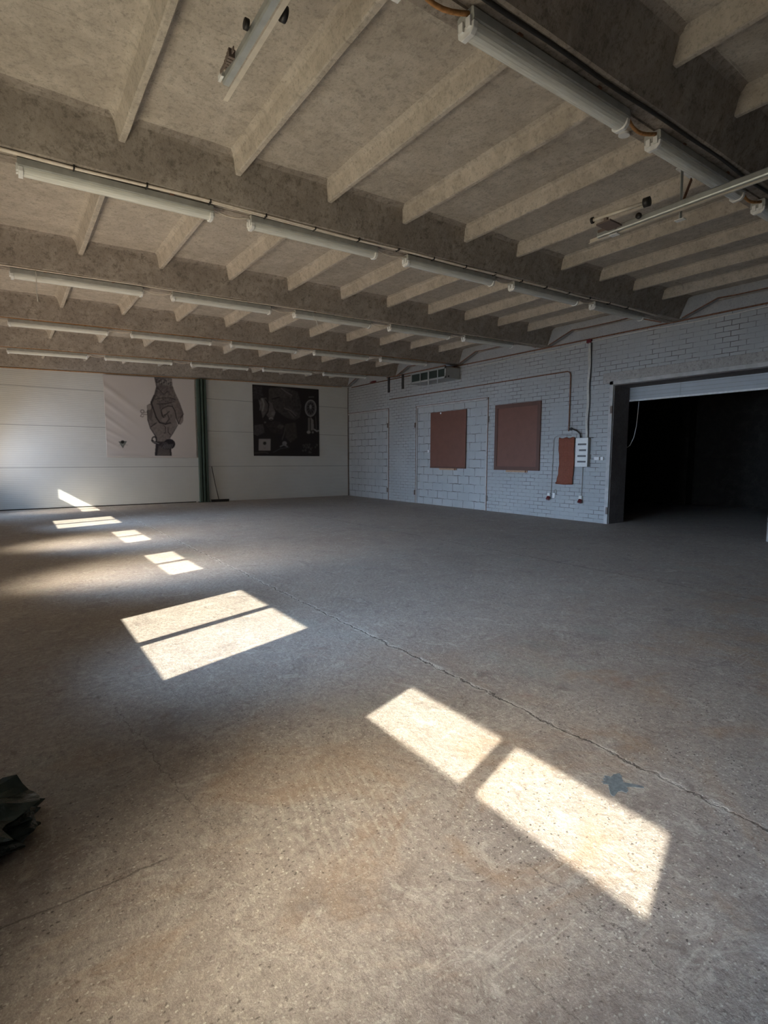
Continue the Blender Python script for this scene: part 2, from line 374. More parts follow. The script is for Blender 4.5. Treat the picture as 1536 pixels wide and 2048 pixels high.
# doorway reveals
B('door_reveal', M['jamb'], [(W+.012, 6.56, 0, W+.622, 6.60, 3.10), (W+.012, 3.49, 0, W+.622, 3.53, 3.10), (W+.012, 3.53, 3.07, W+.622, 6.56, 3.11)], wr)
B('lintel', M['lintel'], [(W-.012, 3.2, 3.13, W+.1, 6.84, 3.36)], wr, bevel=.006)
B('block_infill', M['block'], [(W+.022, 10.29, 0, W+.6, 13.45, 3.15)], wr)
B('block_infill', M['block'], [(W+.022, 14.99, 0, W+.6, D, 3.20)], wr)
B('upper_band', M['plaster'], [(W+.03, Y0, 4.17, W+.6, D, 5.2)], wr)
def frame3(n, y0, y1, zt, wdt=.055, right=True):
    b = [(W-.012, y0-.0, 0, W+.03, y0+wdt, zt)]
    if right: b.append((W-.012, y1-wdt, 0, W+.03, y1, zt))
    b.append((W-.012, y0, zt-wdt, W+.03, y1, zt))
    o = struct(B('trim_%d' % n, M['frame_paint'], b, bevel=.004))
    e = [(W-.016, y0-.012, 0, W+.01, y0, zt+.012), (W-.016, y0-.012, zt, W+.01, y1, zt+.012)]
    if right: e.append((W-.016, y1, 0, W+.01, y1+.012, zt+.012))
    B('steel_edge', M['rust'], e, o)
    return o
f1 = frame3(1, 10.29, 13.45, 3.15); f2 = frame3(2, 14.99, D-.01, 3.20, right=False)
f3 = struct(B('trim_3', M['frame_paint'], [(W-.02, 6.58, 0, W+.03, 6.67, 3.17), (W-.02, 3.42, 0, W+.03, 3.51, 3.17), (W-.02, 3.42, 3.09, W+.03, 6.67, 3.17)], bevel=.004))
def hinges(fr, ys):
    for y, z in ys: B('hinge', M['steel_b'], [(W-.035, y-.022, z-.08, W-.01, y+.022, z+.08)], fr, bevel=.004)
hinges(f1, [(13.50, 2.55), (13.50, .35), (10.26, 2.55), (10.26, .35)])
hinges(f2, [(15.03, 2.62), (15.03, .35)]); hinges(f3, [(6.60, 2.55), (6.60, .30)])
# far wall of ribbed white panels
wb = struct(B('wall_back', M['panel'], [(XL-.2, D, 0, W+.62, D+.16, 4.6)]))
B('corner_strip', M['steel_b'], [(W-.02, D-.03, 0, W+.0, D, 4.2)], wb)
B('base_gap', M['black'], [(XL, D-.006, 0, 5.0, D, .028)], wb)
B('top_flashing', M['rust2'], [(XL, D-.02, 0, W-.3, D, .02)], wb, f=lambda c: (c[0], c[1], c[2] + zb(c[0], 17.5) - .035))
# left wall with window openings
ys = [Y0-.3]; wh = []
for y0, k in WIN[1:]:
    ys += [y0-.05, y0+WW+.05]; wh.append((y0-.05, y0+WW+.05, WZ0-.05, WZT+.05))
ys.append(D+.16)
wall_cells('wall_left', M['white'], 'x', XL-.10, XL, ys, [0, WZ0-.05, WZT+.05, 5.0], wh)
# front wall behind the camera with its gate opening
wall_cells('wall_front', M['plaster'], 'y', Y0-.2, Y0, [XL-.1, 1.15, 4.85, W+.6], [0, 3.45, 5.0], [(1.15, 4.85, 0, 3.45)])
gd = struct(B('door_2', M['shutter'], [(1.05, Y0-.10, 0, 4.95, Y0-.04, 3.55)]), 'unseen grey sectional gate behind the photographer, shut to block daylight')  # unseen leaf added to stop sky light entering through the gate opening
B('panel_joint', M['heater'], [(1.05, Y0-.04, z, 4.95, Y0-.034, z+.012) for z in (.7, 1.4, 2.1, 2.8)], gd)
# windows: two lights each, clear on top, frosted or boarded below
for i, (y0, kind) in enumerate(WIN[1:]):
    hb = .04 if i < 2 else .055
    zc_ = 1.66 if kind == 'half' else 1.14
    y1 = y0+WW; ym = (y0+y1)/2; x0, x1 = XL-.07, XL-.01
    w = struct(B('window_%d' % (i+1), M['winframe'], [(x0, y0-.06, WZ0-.06, x1, y0, WZT+.06), (x0, y1, WZ0-.06, x1, y1+.06, WZT+.06),
        (x0, y0, WZ0-.06, x1, y1, WZ0), (x0, y0, WZT, x1, y1, WZT+.06), (x0, ym-hb, WZ0, x1, ym+hb, WZT), (x0, y0, zc_-.02, x1, ym-hb, zc_+.02), (x0, ym+hb, zc_-.02, x1, y1, zc_+.02)]))
    for a, b in ((y0, ym-hb), (ym+hb, y1)):
        B('pane', M['glass'], [(XL-.045, a, zc_+.02, XL-.040, b, WZT)], w)
        B('lower_pane', M['frost'] if kind == 'half' else M['white'], [(XL-.045, a, WZ0, XL-.038, b, zc_-.02)], w)

# ------------------------------------------------------------------ ceiling: slabs with cross ribs and twin long ribs
bm = bmesh.new(); box(bm, XL-.2, Y0-.3, .387, W+.62, D+.3, .60, f=sl); ceil = struct(obj('ceiling', bm, M['ceil']))
for k in range(-2, 5):
    yc = 5.33 + k*S
    half = [(.130, 0), (.145, .006), (.282, .335), (.298, .362), (.345, .382), (.40, .395)]
    prof = [(yc-.010, 0), (yc-.006, .012), (yc+.006, .012), (yc+.010, 0)] + [(yc+a, z) for a, z in half] + [(yc-a, z) for a, z in reversed(half)]
    bm = bmesh.new(); prism(bm, prof, 'x', XL-.1 if k > -2 else XL-.1, W+.02, f=sl, nseg=48)
    for v in bm.verts:
        n = mnoise.noise(Vector((v.co.x*3, v.co.y*9, v.co.z*9)))*.012; v.co.z += n*.6; v.co.y += n
    obj('long_rib', bm, M['beam'], ceil, smooth=False)
    if k < 4:                                                    # cross ribs of the bay beyond this long rib
        for j in range(12):
            xr = 9.911 - (9-j)*1.0
            if k == 3 and False: break
            ya, yb_ = yc+.24, yc+S-.24
            prof = [(xr-.008, .236), (xr+.004, .230), (xr+.040, .230), (xr+.048, .238), (xr+.085, .352), (xr+.10, .372), (xr+.14, .392), (xr-.10, .392), (xr-.06, .372), (xr-.045, .352)]
            if j == 0: xr0 = xr
            if xr < XL+.2: continue
            if j == 11: break
            bm = bmesh.new(); n = 24; rings = []
            for i in range(n+1):
                y = ya + (yb_-ya)*i/n; e = min(y-ya, yb_-y)
                lift = 0.0
                ring = []
                for px, pz in prof:
                    q = mnoise.noise(Vector((px*6, y*3, pz*6)))*.008
                    ring.append(bm.verts.new(sl((px+q, y, pz + lift + (q if pz < .3 else 0)))))
                rings.append(ring)
            m = len(prof)
            for r0, r1 in zip(rings, rings[1:]):
                for kk in range(m): bm.faces.new((r0[kk], r0[(kk+1) % m], r1[(kk+1) % m], r1[kk]))
            bm.faces.new(rings[0][::-1]); bm.faces.new(rings[-1])
            obj('cross_rib', bm, M['ceil'], ceil)
    # end diaphragm along the brick wall, haunched down to the long ribs
    if k < 4:
        ya, yb_ = yc+.10, yc+S-.10
        arc = [(ya, .0), (ya+.10, .02), (ya+.72, .25), (ya+1.0, .235), (yb_-1.0, .235), (yb_-.72, .25), (yb_-.10, .02), (yb_, .0)]
        prof = arc + [(yb_, .40), (ya, .40)]
        bm = bmesh.new(); prism(bm, prof, 'x', W-.16, W-.02, f=sl); e = obj('end_rib', bm, M['plaster'], ceil)
        bm = bmesh.new()
        for (a, z), (b, z2) in zip(arc[1:-1], arc[2:-1]):
            tube(bm, [sl((W-.165, a, z-.004)), sl((W-.165, b, z2-.004))], .012, 5)
        obj('rusty_edge', bm, M['rust'], e)

# ------------------------------------------------------------------ fluorescent battens
TILT = -math.atan(XS)
ORD = ['first', 'second', 'third', 'fourth', 'fifth']
BEAM = {-1: 'the nearest concrete beam', 0: 'the second concrete beam', 1: 'the third concrete beam', 2: 'the fourth concrete beam', 3: 'the fifth concrete beam'}
L = 1.56
def batten_parts(root):
    prof = [(-.062, -.012), (-.066, -.066), (-.058, -.074), (.058, -.074), (.066, -.066), (.062, -.012), (.05, -.004), (-.05, -.004)]
    bm = bmesh.new(); prism(bm, prof, 'x', 0, L); obj('housing', bm, M['housing'], root)
    n = 9; arc = [(-.056*math.cos(math.pi*i/n), -.0745-.052*math.sin(math.pi*i/n)) for i in range(n+1)]
    arc = [(-.060, -.0745)] + arc + [(.060, -.0745)]
    bm = bmesh.new(); prism(bm, arc, 'x', .035, L-.035); obj('diffuser', bm, M['diff'], root, smooth=False)
    for x0 in (0, L-.034):
        prof2 = [(-.064, -.075), (-.060, -.11), (-.035, -.134), (.035, -.134), (.060, -.11), (.064, -.075)]
        bm = bmesh.new(); prism(bm, prof2, 'x', x0, x0+.034); obj('end_cap', bm, M['clip'], root, bevel=.004)
    for x0 in (-.012, L-.008):
        B('clip', M['clip'], [(x0, -.045, -.10, x0+.02, -.012, -.05), (x0, .012, -.10, x0+.02, .045, -.05)], root)
    for x0 in (.36, L-.40):
        B('bracket', M['rust'], [(x0, -.07, -.012, x0+.035, .07, .012)], root)
proto = None; battens = []
for k in (-1, 0, 1, 2, 3):
    xs = {-1: [.17, 2.17, 4.15, 6.17, 8.17], 0: [.19, 2.13, 4.14, 6.10, 8.12], 1: [.15, 2.12, 4.12, 6.14, 8.12], 2: [.13, 2.10, 4.10, 6.14, 8.10], 3: [.11, 2.05, 4.10, 6.12, 8.1]}[k]
    for i, x in enumerate(xs):
        y = 5.347 + k*S
        if proto is None:
            r = empty('fluorescent_batten', (0, 0, 0)); batten_parts(r); proto = r
        else:
            r = proto.copy(); C.objects.link(r)
            for ch in proto.children:
                c = ch.copy(); C.objects.link(c); c.parent = r
        r.location = (x, y, zb(x, y)); r.rotation_euler = (0, TILT, 0)
        tag(r, 'unlit fluorescent batten under %s from the camera, %s from the left wall' % (BEAM[k], ORD[i]), 'ceiling light', 'unlit fluorescent battens in rows under the beams')
        battens.append((k, i, x, y))
# short jumper cables between battens
for k, i, x, y in battens:
    if i < 4:
        x2 = [b for b in battens if b[0] == k and b[1] == i+1][0][2]; xa = x+L; pts = []
        for s in range(9):
            t_ = s/8; xx = xa+.0 + (x2-xa)*t_; pts.append((xx, y-.03+.03*math.sin(t_*3), zb(xx, y) - .03 - .035*math.sin(math.pi*t_)*(1 if k % 2 else .6)))
        o = T('jumper_cable', M['cable'] if k != -1 else M['rust2'], [pts], .007 if k != -1 else .013, n=6)
        tag(o, 'short %s cable joining the %s and %s lights under %s' % ('cream' if k != -1 else 'orange-crusted', ORD[i], ORD[i+1], BEAM[k]), 'cable', 'jumper cables between the ceiling lights')
# white cable run tied along the second beam
rt = empty('cable_run', (XL+.05, 5.21, zb(XL, 5.2)))
def wavy(x0, x1, y, dz, amp, ph, n=90):
    return [(x0+(x1-x0)*i/n, y + amp*math.sin(i*.55+ph)*.6 + amp*math.sin(i*.21+ph*2), zb(x0+(x1-x0)*i/n, y) + dz + amp*.5*math.sin(i*.33+ph)) for i in range(n+1)]
a = T('cable', M['cable'], [wavy(XL+.02, 10.0, 5.215, -.012, .008, 0)], .010); b = T('cable', M['cable'], [wavy(XL+.02, 10.0, 5.237, -.014, .008, .5)], .009)
rebase(rt, a, b)
for i in range(18):
    x = -.55 + i*.56; c_ = B('tie', M['black'], [(x, 5.195, -.030, x+.012, 5.26, .004)], rt, f=sl); c_.location = tuple(-q for q in rt.location)
tag(rt, 'cream cables tied along the near edge of the second concrete beam', 'cable')
for k in (1, 2, 3):
    r_ = T('thin_cable', M['cable'] if k == 1 else M['rust2'], [wavy(XL+.02, 10.3, 5.225+k*S, -.010, .005, k)], .008 if k == 1 else .006, n=6)
    tag(r_, {1: 'thin cream cable running along the edge of the third concrete beam', 2: 'thin rusty line running along the edge of the fourth concrete beam', 3: 'thin rusty line running along the edge of the fifth concrete beam'}[k], 'cable')
o = T('black_cable', M['black'], [wavy(1.2, 10.0, 5.22-S, -.010, .006, 2)], .012)
tag(o, 'dark cable clipped along the near edge of the nearest concrete beam', 'cable')
# loose hanging string, clip tail and round cap
o = T('string', M['cable_w'], [[(.42+.004*math.sin(i*1.1), 8.28, zb(.42, 8.28)-.02-i*.055) for i in range(8)]], .006, n=6)
tag(o, 'thin pale string hanging below the first light of the third beam', 'string')
o = T('cable_tail', M['cable_w'], [[(4.42, 8.28, 3.91), (4.46, 8.25, 3.84), (4.50, 8.27, 3.74)]], .006, n=6)
tag(o, 'short pale cable tail dangling at the third light of the third beam', 'cable')
bm = bmesh.new(); tube(bm, [(4.00, 2.415, zb(4, 2.4)+.012), (4.00, 2.418, zb(4, 2.4)-.012)], .042, 20)
tag(obj('round_cap', bm, M['shutter_w'], smooth=False), 'round white cap stuck under the nearest beam beside the second light gap', 'cap')

# ------------------------------------------------------------------ overhead door tracks of the gate behind the camera
def track(name, x, y1, side, label):
    z = 3.65; r = empty(name, (x, -.9, z))
    C_ = [(x-.020, z-.028), (x-.026, z-.018), (x-.026, z+.018), (x-.018, z+.028), (x+.010, z+.028), (x+.014, z+.022), (x+.014, z+.016), (x+.010, z+.016), (x+.008, z+.022), (x-.015, z+.022), (x-.020, z+.015), (x-.020, z-.015), (x-.015, z-.022), (x+.008, z-.022), (x+.012, z-.028)]
    bm = bmesh.new(); prism(bm, C_, 'y', -.9, y1-.12); p1 = obj('channel', bm, M['zinc'])
    p2 = B('angle_bar', M['zinc_l'], [(x+.018, -.9, z-.036, x+.046, y1, z-.031), (x+.041, -.9, z-.031, x+.046, y1, z+.01)])
    p3 = B('end_plate', M['clip'], [(x-.01, y1-.32, z-.046, x+.05, y1-.24, z-.037)] if side < 0 else [(x-.045, y1-.16, z-.01, x-.03, y1-.10, z+.02)])
    p4 = T('roller', M['black'], [[(x-.035, y1-.55, z+.02), (x-.055, y1-.55, z+.02)]], .026, n=14)
    bm = bmesh.new()
    for q in range(5):
        box(bm, x-.06+q*.004, y1-.33+q*.032, z-.01+q*.006, x-.022, y1-.312+q*.032, z+.035)
    box(bm, x-.046, y1-.36, z+.005, x-.040, y1-.14, z+.03)
    p5 = obj('end_fitting', bm, M['steel_b'])
    rebase(r, p1, p2, p3, p4, p5); tag(r, label, 'door track'); return r
ta = track('door_track', 1.165, 3.34, 1, 'galvanised overhead door track ending near the left, above the first window')
tb = track('door_track', 4.86, 3.28, -1, 'galvanised overhead door track crossing under the nearest beam at the right')
k1 = T('roller_bumper', M['black'], [[(1.235, 2.62, 3.67), (1.262, 2.62, 3.67)]], .036, n=14); k1.parent = ta; k1.location = tuple(-c for c in ta.location)
# drop bracket of the right track
r = empty('drop_bracket', (4.98, 2.33, 3.60))
def strap(p, q, w=.022):
    bm = bmesh.new(); p, q = Vector(p), Vector(q); d = (q-p).normalized(); s = Vector((0, 1, 0)).cross(d).normalized()*w; t_ = Vector((0, .003, 0))
    vs = [bm.verts.new(v) for v in (p-s-t_, p+s-t_, q+s-t_, q-s-t_, p-s+t_, p+s+t_, q+s+t_, q-s+t_)]
    for f in ((0, 1, 2, 3), (7, 6, 5, 4), (0, 4, 5, 1), (1, 5, 6, 2), (2, 6, 7, 3), (3, 7, 4, 0)): bm.faces.new([vs[i] for i in f])
    return bm
p1 = obj('drop_strap', strap((4.93, 2.42, 3.99), (4.95, 2.42, 3.57)), M['zinc']); p2 = obj('brace', strap((4.96, 2.43, 3.99), (4.96, 2.43, 3.72), .012), M['steel_b']); p3 = obj('brace', strap((5.13, 2.43, 3.96), (4.98, 2.43, 3.70), .014), M['rust'])
bm = bmesh.new(); box(bm, 4.92, 2.38, 3.555, 4.975, 2.46, 3.562); box(bm, 4.90, 2.36, 3.98, 5.17, 2.46, 3.99); p4 = obj('bolt_plate', bm, M['clip'])
rebase(r, p1, p2, p3, p4); tag(r, 'punched steel drop bracket with two braces holding the right door track', 'bracket')
r = empty('bumper_rod', (4.62, 3.0, 3.68))
p1 = T('rod', M['zinc_l'], [[(4.60, 3.05, 3.69), (4.66, 2.60, 3.69)]], .016, n=12); p2 = T('rubber_stop', M['black'], [[(4.66, 2.60, 3.69), (4.667, 2.55, 3.69)]], .04, n=14)
p3 = T('collar', M['black'], [[(4.598, 3.07, 3.69), (4.60, 3.05, 3.69)]], .028, n=12)
p4 = B('saddle', M['steel_b'], [(4.61, 2.92, 3.64, 4.64, 2.95, 3.70), (4.60, 2.88, 3.63, 4.80, 3.02, 3.645)])
rebase(r, p1, p2, p3, p4); tag(r, 'steel bumper rod with black rubber end beside the right door track', 'rod')

# ------------------------------------------------------------------ things on the far wall
def raster(wd, hg, bg):
    return [[bg]*wd for _ in range(hg)]
class Art:
    """tiny painter: shapes in crop pixels, sampled at any point."""
    def __init__(s, w, h, bg, sc=.25):
        s.sc = sc; s.w = int(w*sc)+1; s.h = int(h*sc)+1; s.a = [[list(bg) for _ in range(s.w)] for _ in range(s.h)]
    def px(s, x, y, c, a=1.0):
        if 0 <= x < s.w and 0 <= y < s.h:
            p = s.a[y][x]
            for i in range(3): p[i] += (c[i]-p[i])*a
    def poly(s, pts, c, grad=None, nz=0.0, alpha=1.0):
        P = [(x*s.sc, y*s.sc) for x, y in pts]; ys = [p[1] for p in P]; xs = [p[0] for p in P]
        for y in range(max(0, int(min(ys))), min(s.h-1, int(max(ys))+1)+1):
            cr = []
            for (x0, y0), (x1, y1) in zip(P, P[1:]+P[:1]):
                if (y0 <= y+.5) != (y1 <= y+.5): cr.append(x0 + (y+.5-y0)*(x1-x0)/(y1-y0))
            cr.sort()
            for a, b in zip(cr[::2], cr[1::2]):
                for x in range(max(0, int(round(a))), min(s.w, int(round(b)))):
                    col = c
                    if grad:
                        t = (x - min(xs))/(max(xs)-min(xs)+1e-6) if grad[0] == 'x' else (y-min(ys))/(max(ys)-min(ys)+1e-6)
                        if grad[0] == 'e': tt = (x-a)/(b-a+1e-6); t = 1-min(1, 4*tt*(1-tt)*1.3)
                        col = [c[i] + (grad[1][i]-c[i])*t for i in range(3)]
                    if nz:
                        q = mnoise.noise(Vector((x*.16, y*.16, 3.1)))*nz + mnoise.noise(Vector((x*.45, y*.45, 7.1)))*nz*.7; col = [max(.005, v*(1+q)) for v in col]
                    s.px(x, y, col, alpha)
    def line(s, pts, wd, c, alpha=1.0):
        wd *= s.sc
        for (x0, y0), (x1, y1) in zip(pts, pts[1:]):
            x0, y0, x1, y1 = x0*s.sc, y0*s.sc, x1*s.sc, y1*s.sc; L2 = (x1-x0)**2+(y1-y0)**2+1e-9
            for y in range(int(min(y0, y1)-wd-1), int(max(y0, y1)+wd+2)):
                for x in range(int(min(x0, x1)-wd-1), int(max(x0, x1)+wd+2)):
                    t = max(0, min(1, ((x-x0)*(x1-x0)+(y-y0)*(y1-y0))/L2)); d = math.hypot(x-x0-t*(x1-x0), y-y0-t*(y1-y0))
                    k = min(1, max(0, wd/2+.6-d))
                    if k > 0: s.px(x, y, c, k*alpha)
    def ell(s, cx, cy, rx, ry, c, alpha=1.0, nz=0, rot=0, grad=None):
        s.poly([(cx+rx*math.cos(t)*math.cos(rot)-ry*math.sin(t)*math.sin(rot), cy+rx*math.cos(t)*math.sin(rot)+ry*math.sin(t)*math.cos(rot)) for t in [i*2*math.pi/36 for i in range(36)]], c, grad, nz, alpha)
    def ring(s, cx, cy, rx, ry, wd, c, alpha=1.0):
        s.line([(cx+rx*math.cos(i*2*math.pi/32), cy+ry*math.sin(i*2*math.pi/32)) for i in range(33)], wd, c, alpha)
    def at(s, x, y):
        x = min(s.w-1.001, max(0, x*s.sc)); y = min(s.h-1.001, max(0, y*s.sc)); i, j = int(x), int(y); u, v = x-i, y-j
        A = s.a; return [(A[j][i][k]*(1-u)+A[j][i+1][k]*u)*(1-v) + (A[j+1][i][k]*(1-u)+A[j+1][i+1][k]*u)*v for k in range(3)]
def g(v, w=0.0): return (v+.02*w, v*.965, v*.95)

def blur(art, n):
    for _ in range(n):
        a = art.a; H, Wd = art.h, art.w
        art.a = [[[sum(a[min(H-1, max(0, y+dy))][min(Wd-1, max(0, x+dx))][i]*w for dx, dy, w in ((0, 0, .4), (1, 0, .15), (-1, 0, .15), (0, 1, .15), (0, -1, .15))) for i in range(3)] for x in range(Wd)] for y in range(H)]
def lift(art, k, lim):
    for row in art.a:
        for p in row:
            if p[0] < lim:
                for i in range(3): p[i] = .004 + p[i]*k
def banner(name, x0, x1, z0, z1, corners, art, folds, nu, nv, label, yoff=.02):
    bm = bmesh.new(); lay = bm.verts.layers.float_color.new('print'); rows = []
    TL, TR, BR, BL = corners
    for j in range(nv+1):
        row = []
        for i in range(nu+1):
            u, v = i/nu, j/nv
            tx = z1(u) if callable(z1) else z1; z = tx + (z0-tx)*v
            x = x0 + (x1-x0)*u
            vt = bm.verts.new((x, D - yoff - folds(u, v), z))
            cx = (TL[0]*(1-u)+TR[0]*u)*(1-v) + (BL[0]*(1-u)+BR[0]*u)*v; cy = (TL[1]*(1-u)+TR[1]*u)*(1-v) + (BL[1]*(1-u)+BR[1]*u)*v
            c = art.at(cx, cy); vt[lay] = (c[0], c[1], c[2], 1); row.append(vt)
        rows.append(row)
    for a, b in zip(rows, rows[1:]):
        for i in range(nu): bm.faces.new((a[i], a[i+1], b[i+1], b[i]))
    o = obj(name, bm, M['print'], smooth=True); sm = o.modifiers.new('thick', 'SOLIDIFY'); sm.thickness = .004
    tag(o, label, 'banner'); return o

SK, SKD, INK = (.235, .195, .18), (.055, .045, .045), (.022, .018, .020)
A1 = Art(1300, 1182, (.60, .55, .52))
# upper forearm with lace cuff, upper hand
A1.poly([(735, 72), (948, 98), (962, 200), (760, 196)], (.10, .085, .085), ('x', (.27, .24, .23)), .9)
A1.poly([(762, 190), (960, 190), (990, 270), (1045, 380), (1090, 500), (1092, 600), (1060, 650), (1030, 640), (1000, 560), (960, 640), (850, 645), (760, 600), (700, 560), (650, 500), (690, 400), (735, 300)], SKD, ('x', (.25, .215, .20)), .55)
A1.poly([(800, 200), (940, 205), (985, 300), (1000, 350), (900, 335), (790, 370), (720, 400), (770, 290)], (.15, .125, .12), ('y', (.21, .18, .165)), .5)
A1.poly([(1000, 350), (1050, 400), (1090, 510), (1080, 620), (1040, 640), (1020, 560), (975, 460), (960, 400)], SK, ('x', (.16, .13, .125)), .3)
A1.ell(1062, 600, 26, 38, (.30, .25, .23))
# lower hand
A1.poly([(655, 440), (700, 400), (730, 480), (760, 580), (860, 640), (950, 630), (990, 560), (1020, 640), (980, 720), (935, 790), (925, 860), (760, 860), (740, 770), (690, 680), (660, 590)], (.20, .17, .16), ('x', (.27, .235, .22)), .35)
A1.poly([(750, 630), (860, 640), (960, 640), (1000, 670), (930, 780), (910, 870), (780, 860), (760, 780), (700, 680)], (.24, .205, .19), None, .3)
A1.poly([(650, 420), (680, 400), (712, 420), (720, 520), (700, 600), (665, 560)], (.19, .16, .15), ('x', (.10, .085, .08)), .3)
A1.ell(680, 440, 26, 32, (.31, .27, .25))
# curled fingers at the centre
for pts, w, c in (([(750, 400), (770, 480), (800, 570), (850, 610), (900, 600)], 70, (.19, .16, .15)), ([(800, 380), (900, 370), (980, 350)], 44, (.17, .145, .14)),
                  ([(840, 470), (900, 440), (960, 470), (985, 540), (960, 600)], 56, (.22, .185, .175)), ([(850, 590), (900, 560), (905, 520)], 44, (.24, .20, .185))):
    A1.line(pts, w, c)
A1.ell(862, 500, 28, 34, (.27, .23, .21)); A1.ell(858, 592, 34, 26, (.27, .225, .21)); A1.ell(930, 480, 34, 50, (.25, .21, .195))
for pts, w in (([(735, 300), (700, 380), (720, 440), (760, 560), (800, 620), (870, 640), (930, 625)], 16), ([(820, 470), (840, 450), (900, 425), (955, 430), (985, 480), (1010, 590), (1030, 635)], 11),
               ([(820, 480), (830, 540), (850, 560)], 12), ([(860, 530), (885, 520), (915, 490)], 12), ([(900, 530), (915, 580), (880, 625)], 10), ([(700, 670), (760, 625)], 12),
               ([(655, 480), (660, 590), (690, 690), (745, 775), (765, 800)], 9), ([(1092, 520), (1060, 560), (1030, 640)], 9), ([(1020, 650), (960, 750), (925, 800)], 8),
               ([(850, 655), (870, 675), (868, 745), (850, 745)], 8), ([(900, 680), (905, 740), (930, 765)], 8), ([(790, 225), (850, 290), (900, 250)], 7), ([(750, 345), (830, 330), (930, 330), (990, 350)], 8), ([(770, 400), (860, 400), (950, 380)], 9)):
    A1.line(pts, w, INK, .85)
for q in range(14): A1.ell(770+q*14, 150+18*math.sin(q*2.1), 9, 12, (.33, .30, .29) if q % 2 else INK, .7)
for q in range(9): A1.ell(780+q*24, 365+14*math.sin(q*1.7), 7, 7, (.03, .025, .025), .7)
# loop of thread at the left
A1.ring(597, 488, 20, 18, 7, (.20, .16, .15)); A1.line([(585, 505), (610, 503), (650, 495)], 6, (.20, .16, .15)); A1.line([(650, 525), (590, 520), (575, 545), (600, 555), (612, 540)], 7, (.20, .16, .15))
# bracelet and lower forearm
A1.poly([(757, 850), (935, 850), (950, 1020), (742, 1022)], SKD, ('e', (.03, .025, .03)), .3)
A1.poly([(790, 900), (915, 900), (930, 1015), (770, 1018)], (.10, .085, .085), ('y', (.15, .13, .12)), .2)
A1.ell(920, 880, 72, 62, (.03, .025, .03), 1, .5); A1.ell(870, 900, 70, 42, (.06, .05, .055), 1, .9, .3)
A1.ring(735, 825, 26, 34, 14, (.04, .035, .04)); A1.line([(710, 835), (740, 860), (800, 880)], 24, (.04, .035, .04)); A1.line([(720, 850), (790, 872)], 5, (.35, .32, .31))
for q in range(6): A1.line([(830+q*22, 930), (860+q*20, 880)], 5, (.30, .28, .28), .7)
# small emblem: triangle with a dark dot
A1.poly([(325, 848), (422, 845), (375, 932)], (.14, .15, .14)); A1.poly([(350, 862), (398, 860), (374, 910)], (.26, .26, .24)); A1.ell(372, 855, 21, 21, (.01, .01, .01))
A1.line([(330, 890), (348, 890)], 4, (.3, .3, .3)); A1.line([(400, 888), (428, 888)], 4, (.3, .3, .3))
def folds1(u, v):
    s = 0.0
    for (cv, w_, amp, ln) in ((.13, .045, .020, .52), (.32, .034, .013, .38), (.50, .030, .014, .34), (.66, .026, .011, .26), (.80, .024, .012, .22)):
        d = (v - cv) - u*(.85 if cv < .6 else .6)
        s += amp*math.exp(-(d/w_)**2)*max(0, 1-u/ln)
    s += .018*math.exp(-((v-.985)/.02)**2)*abs(math.sin(u*7)) + .008*mnoise.noise(Vector((u*5, v*5, 0))) + .010*math.sin(u*6+v*3)*.5
    return .02 + s
lift(A1, .86, .4); blur(A1, 1)
banner('hands_banner', 2.41, 5.06, 1.47, lambda u: 3.915+.085*u, ((165, 50), (1228, 118), (1268, 1040), (196, 1040)), A1, folds1, 230, 200,
       'white cloth banner printed with two clasped hands, hanging left of the green post')
# dark banner
A2 = Art(1300, 1182, (.020, .017, .018)); FC = (.055, .048, .047)
A2.poly([(385, 180), (480, 190), (500, 300), (440, 345), (385, 345)], (.035, .032, .035), None, .6)
A2.poly([(560, 215), (720, 205), (900, 260), (950, 420), (930, 560), (870, 600), (760, 560), (650, 480), (560, 360)], FC, ('x', (.042, .037, .038)), .5)
A2.poly([(600, 220), (760, 230), (860, 330), (700, 330), (600, 330)], (.065, .057, .055), None, .5, .6)
A2.poly([(470, 330), (530, 325), (560, 400), (540, 500), (500, 590), (480, 500), (460, 400)], (.13, .115, .11), ('x', (.05, .045, .045)), .3)
A2.poly([(560, 360), (600, 400), (640, 500), (620, 560), (560, 560), (530, 520)], (.10, .088, .085), None, .35)
A2.line([(520, 340), (560, 400), (550, 490), (500, 570)], 12, (.008, .007, .008)); A2.line([(485, 335), (505, 400), (490, 480)], 9, (.26, .24, .23)); A2.line([(450, 350), (465, 420), (460, 470)], 8, (.14, .13, .13))
A2.ell(612, 515, 22, 24, (.15, .13, .13)); A2.ell(590, 575, 26, 16, (.20, .18, .18)); A2.ell(590, 582, 14, 8, (.02, .02, .02)); A2.ell(522, 618, 12, 12, (.10, .09, .09))
A2.line([(600, 340), (680, 320)], 12, (.012, .01, .01)); A2.line([(700, 215), (760, 260), (830, 300)], 6, (.16, .14, .14)); A2.line([(740, 450), (820, 480), (880, 540)], 9, (.15, .13, .125), .8); A2.line([(790, 490), (860, 560)], 7, (.13, .115, .11), .8)
A2.line([(800, 440), (860, 500), (900, 520)], 6, (.10, .09, .09), .8); A2.poly([(405, 650), (500, 640), (520, 740), (440, 780), (400, 760)], (.06, .052, .055), None, .4)
A2.poly([(520, 640), (640, 600), (760, 640), (720, 760), (600, 740)], (.032, .026, .027), None, .5); A2.ell(700, 670, 36, 26, (.06, .052, .05), 1, .4); A2.line([(760, 660), (740, 760), (720, 820)], 12, (.08, .07, .068), .8); A2.line([(820, 700), (780, 790)], 10, (.07, .06, .058), .7)
A2.poly([(760, 640), (880, 620), (900, 800), (820, 860), (760, 800)], (.045, .038, .036), None, .4)
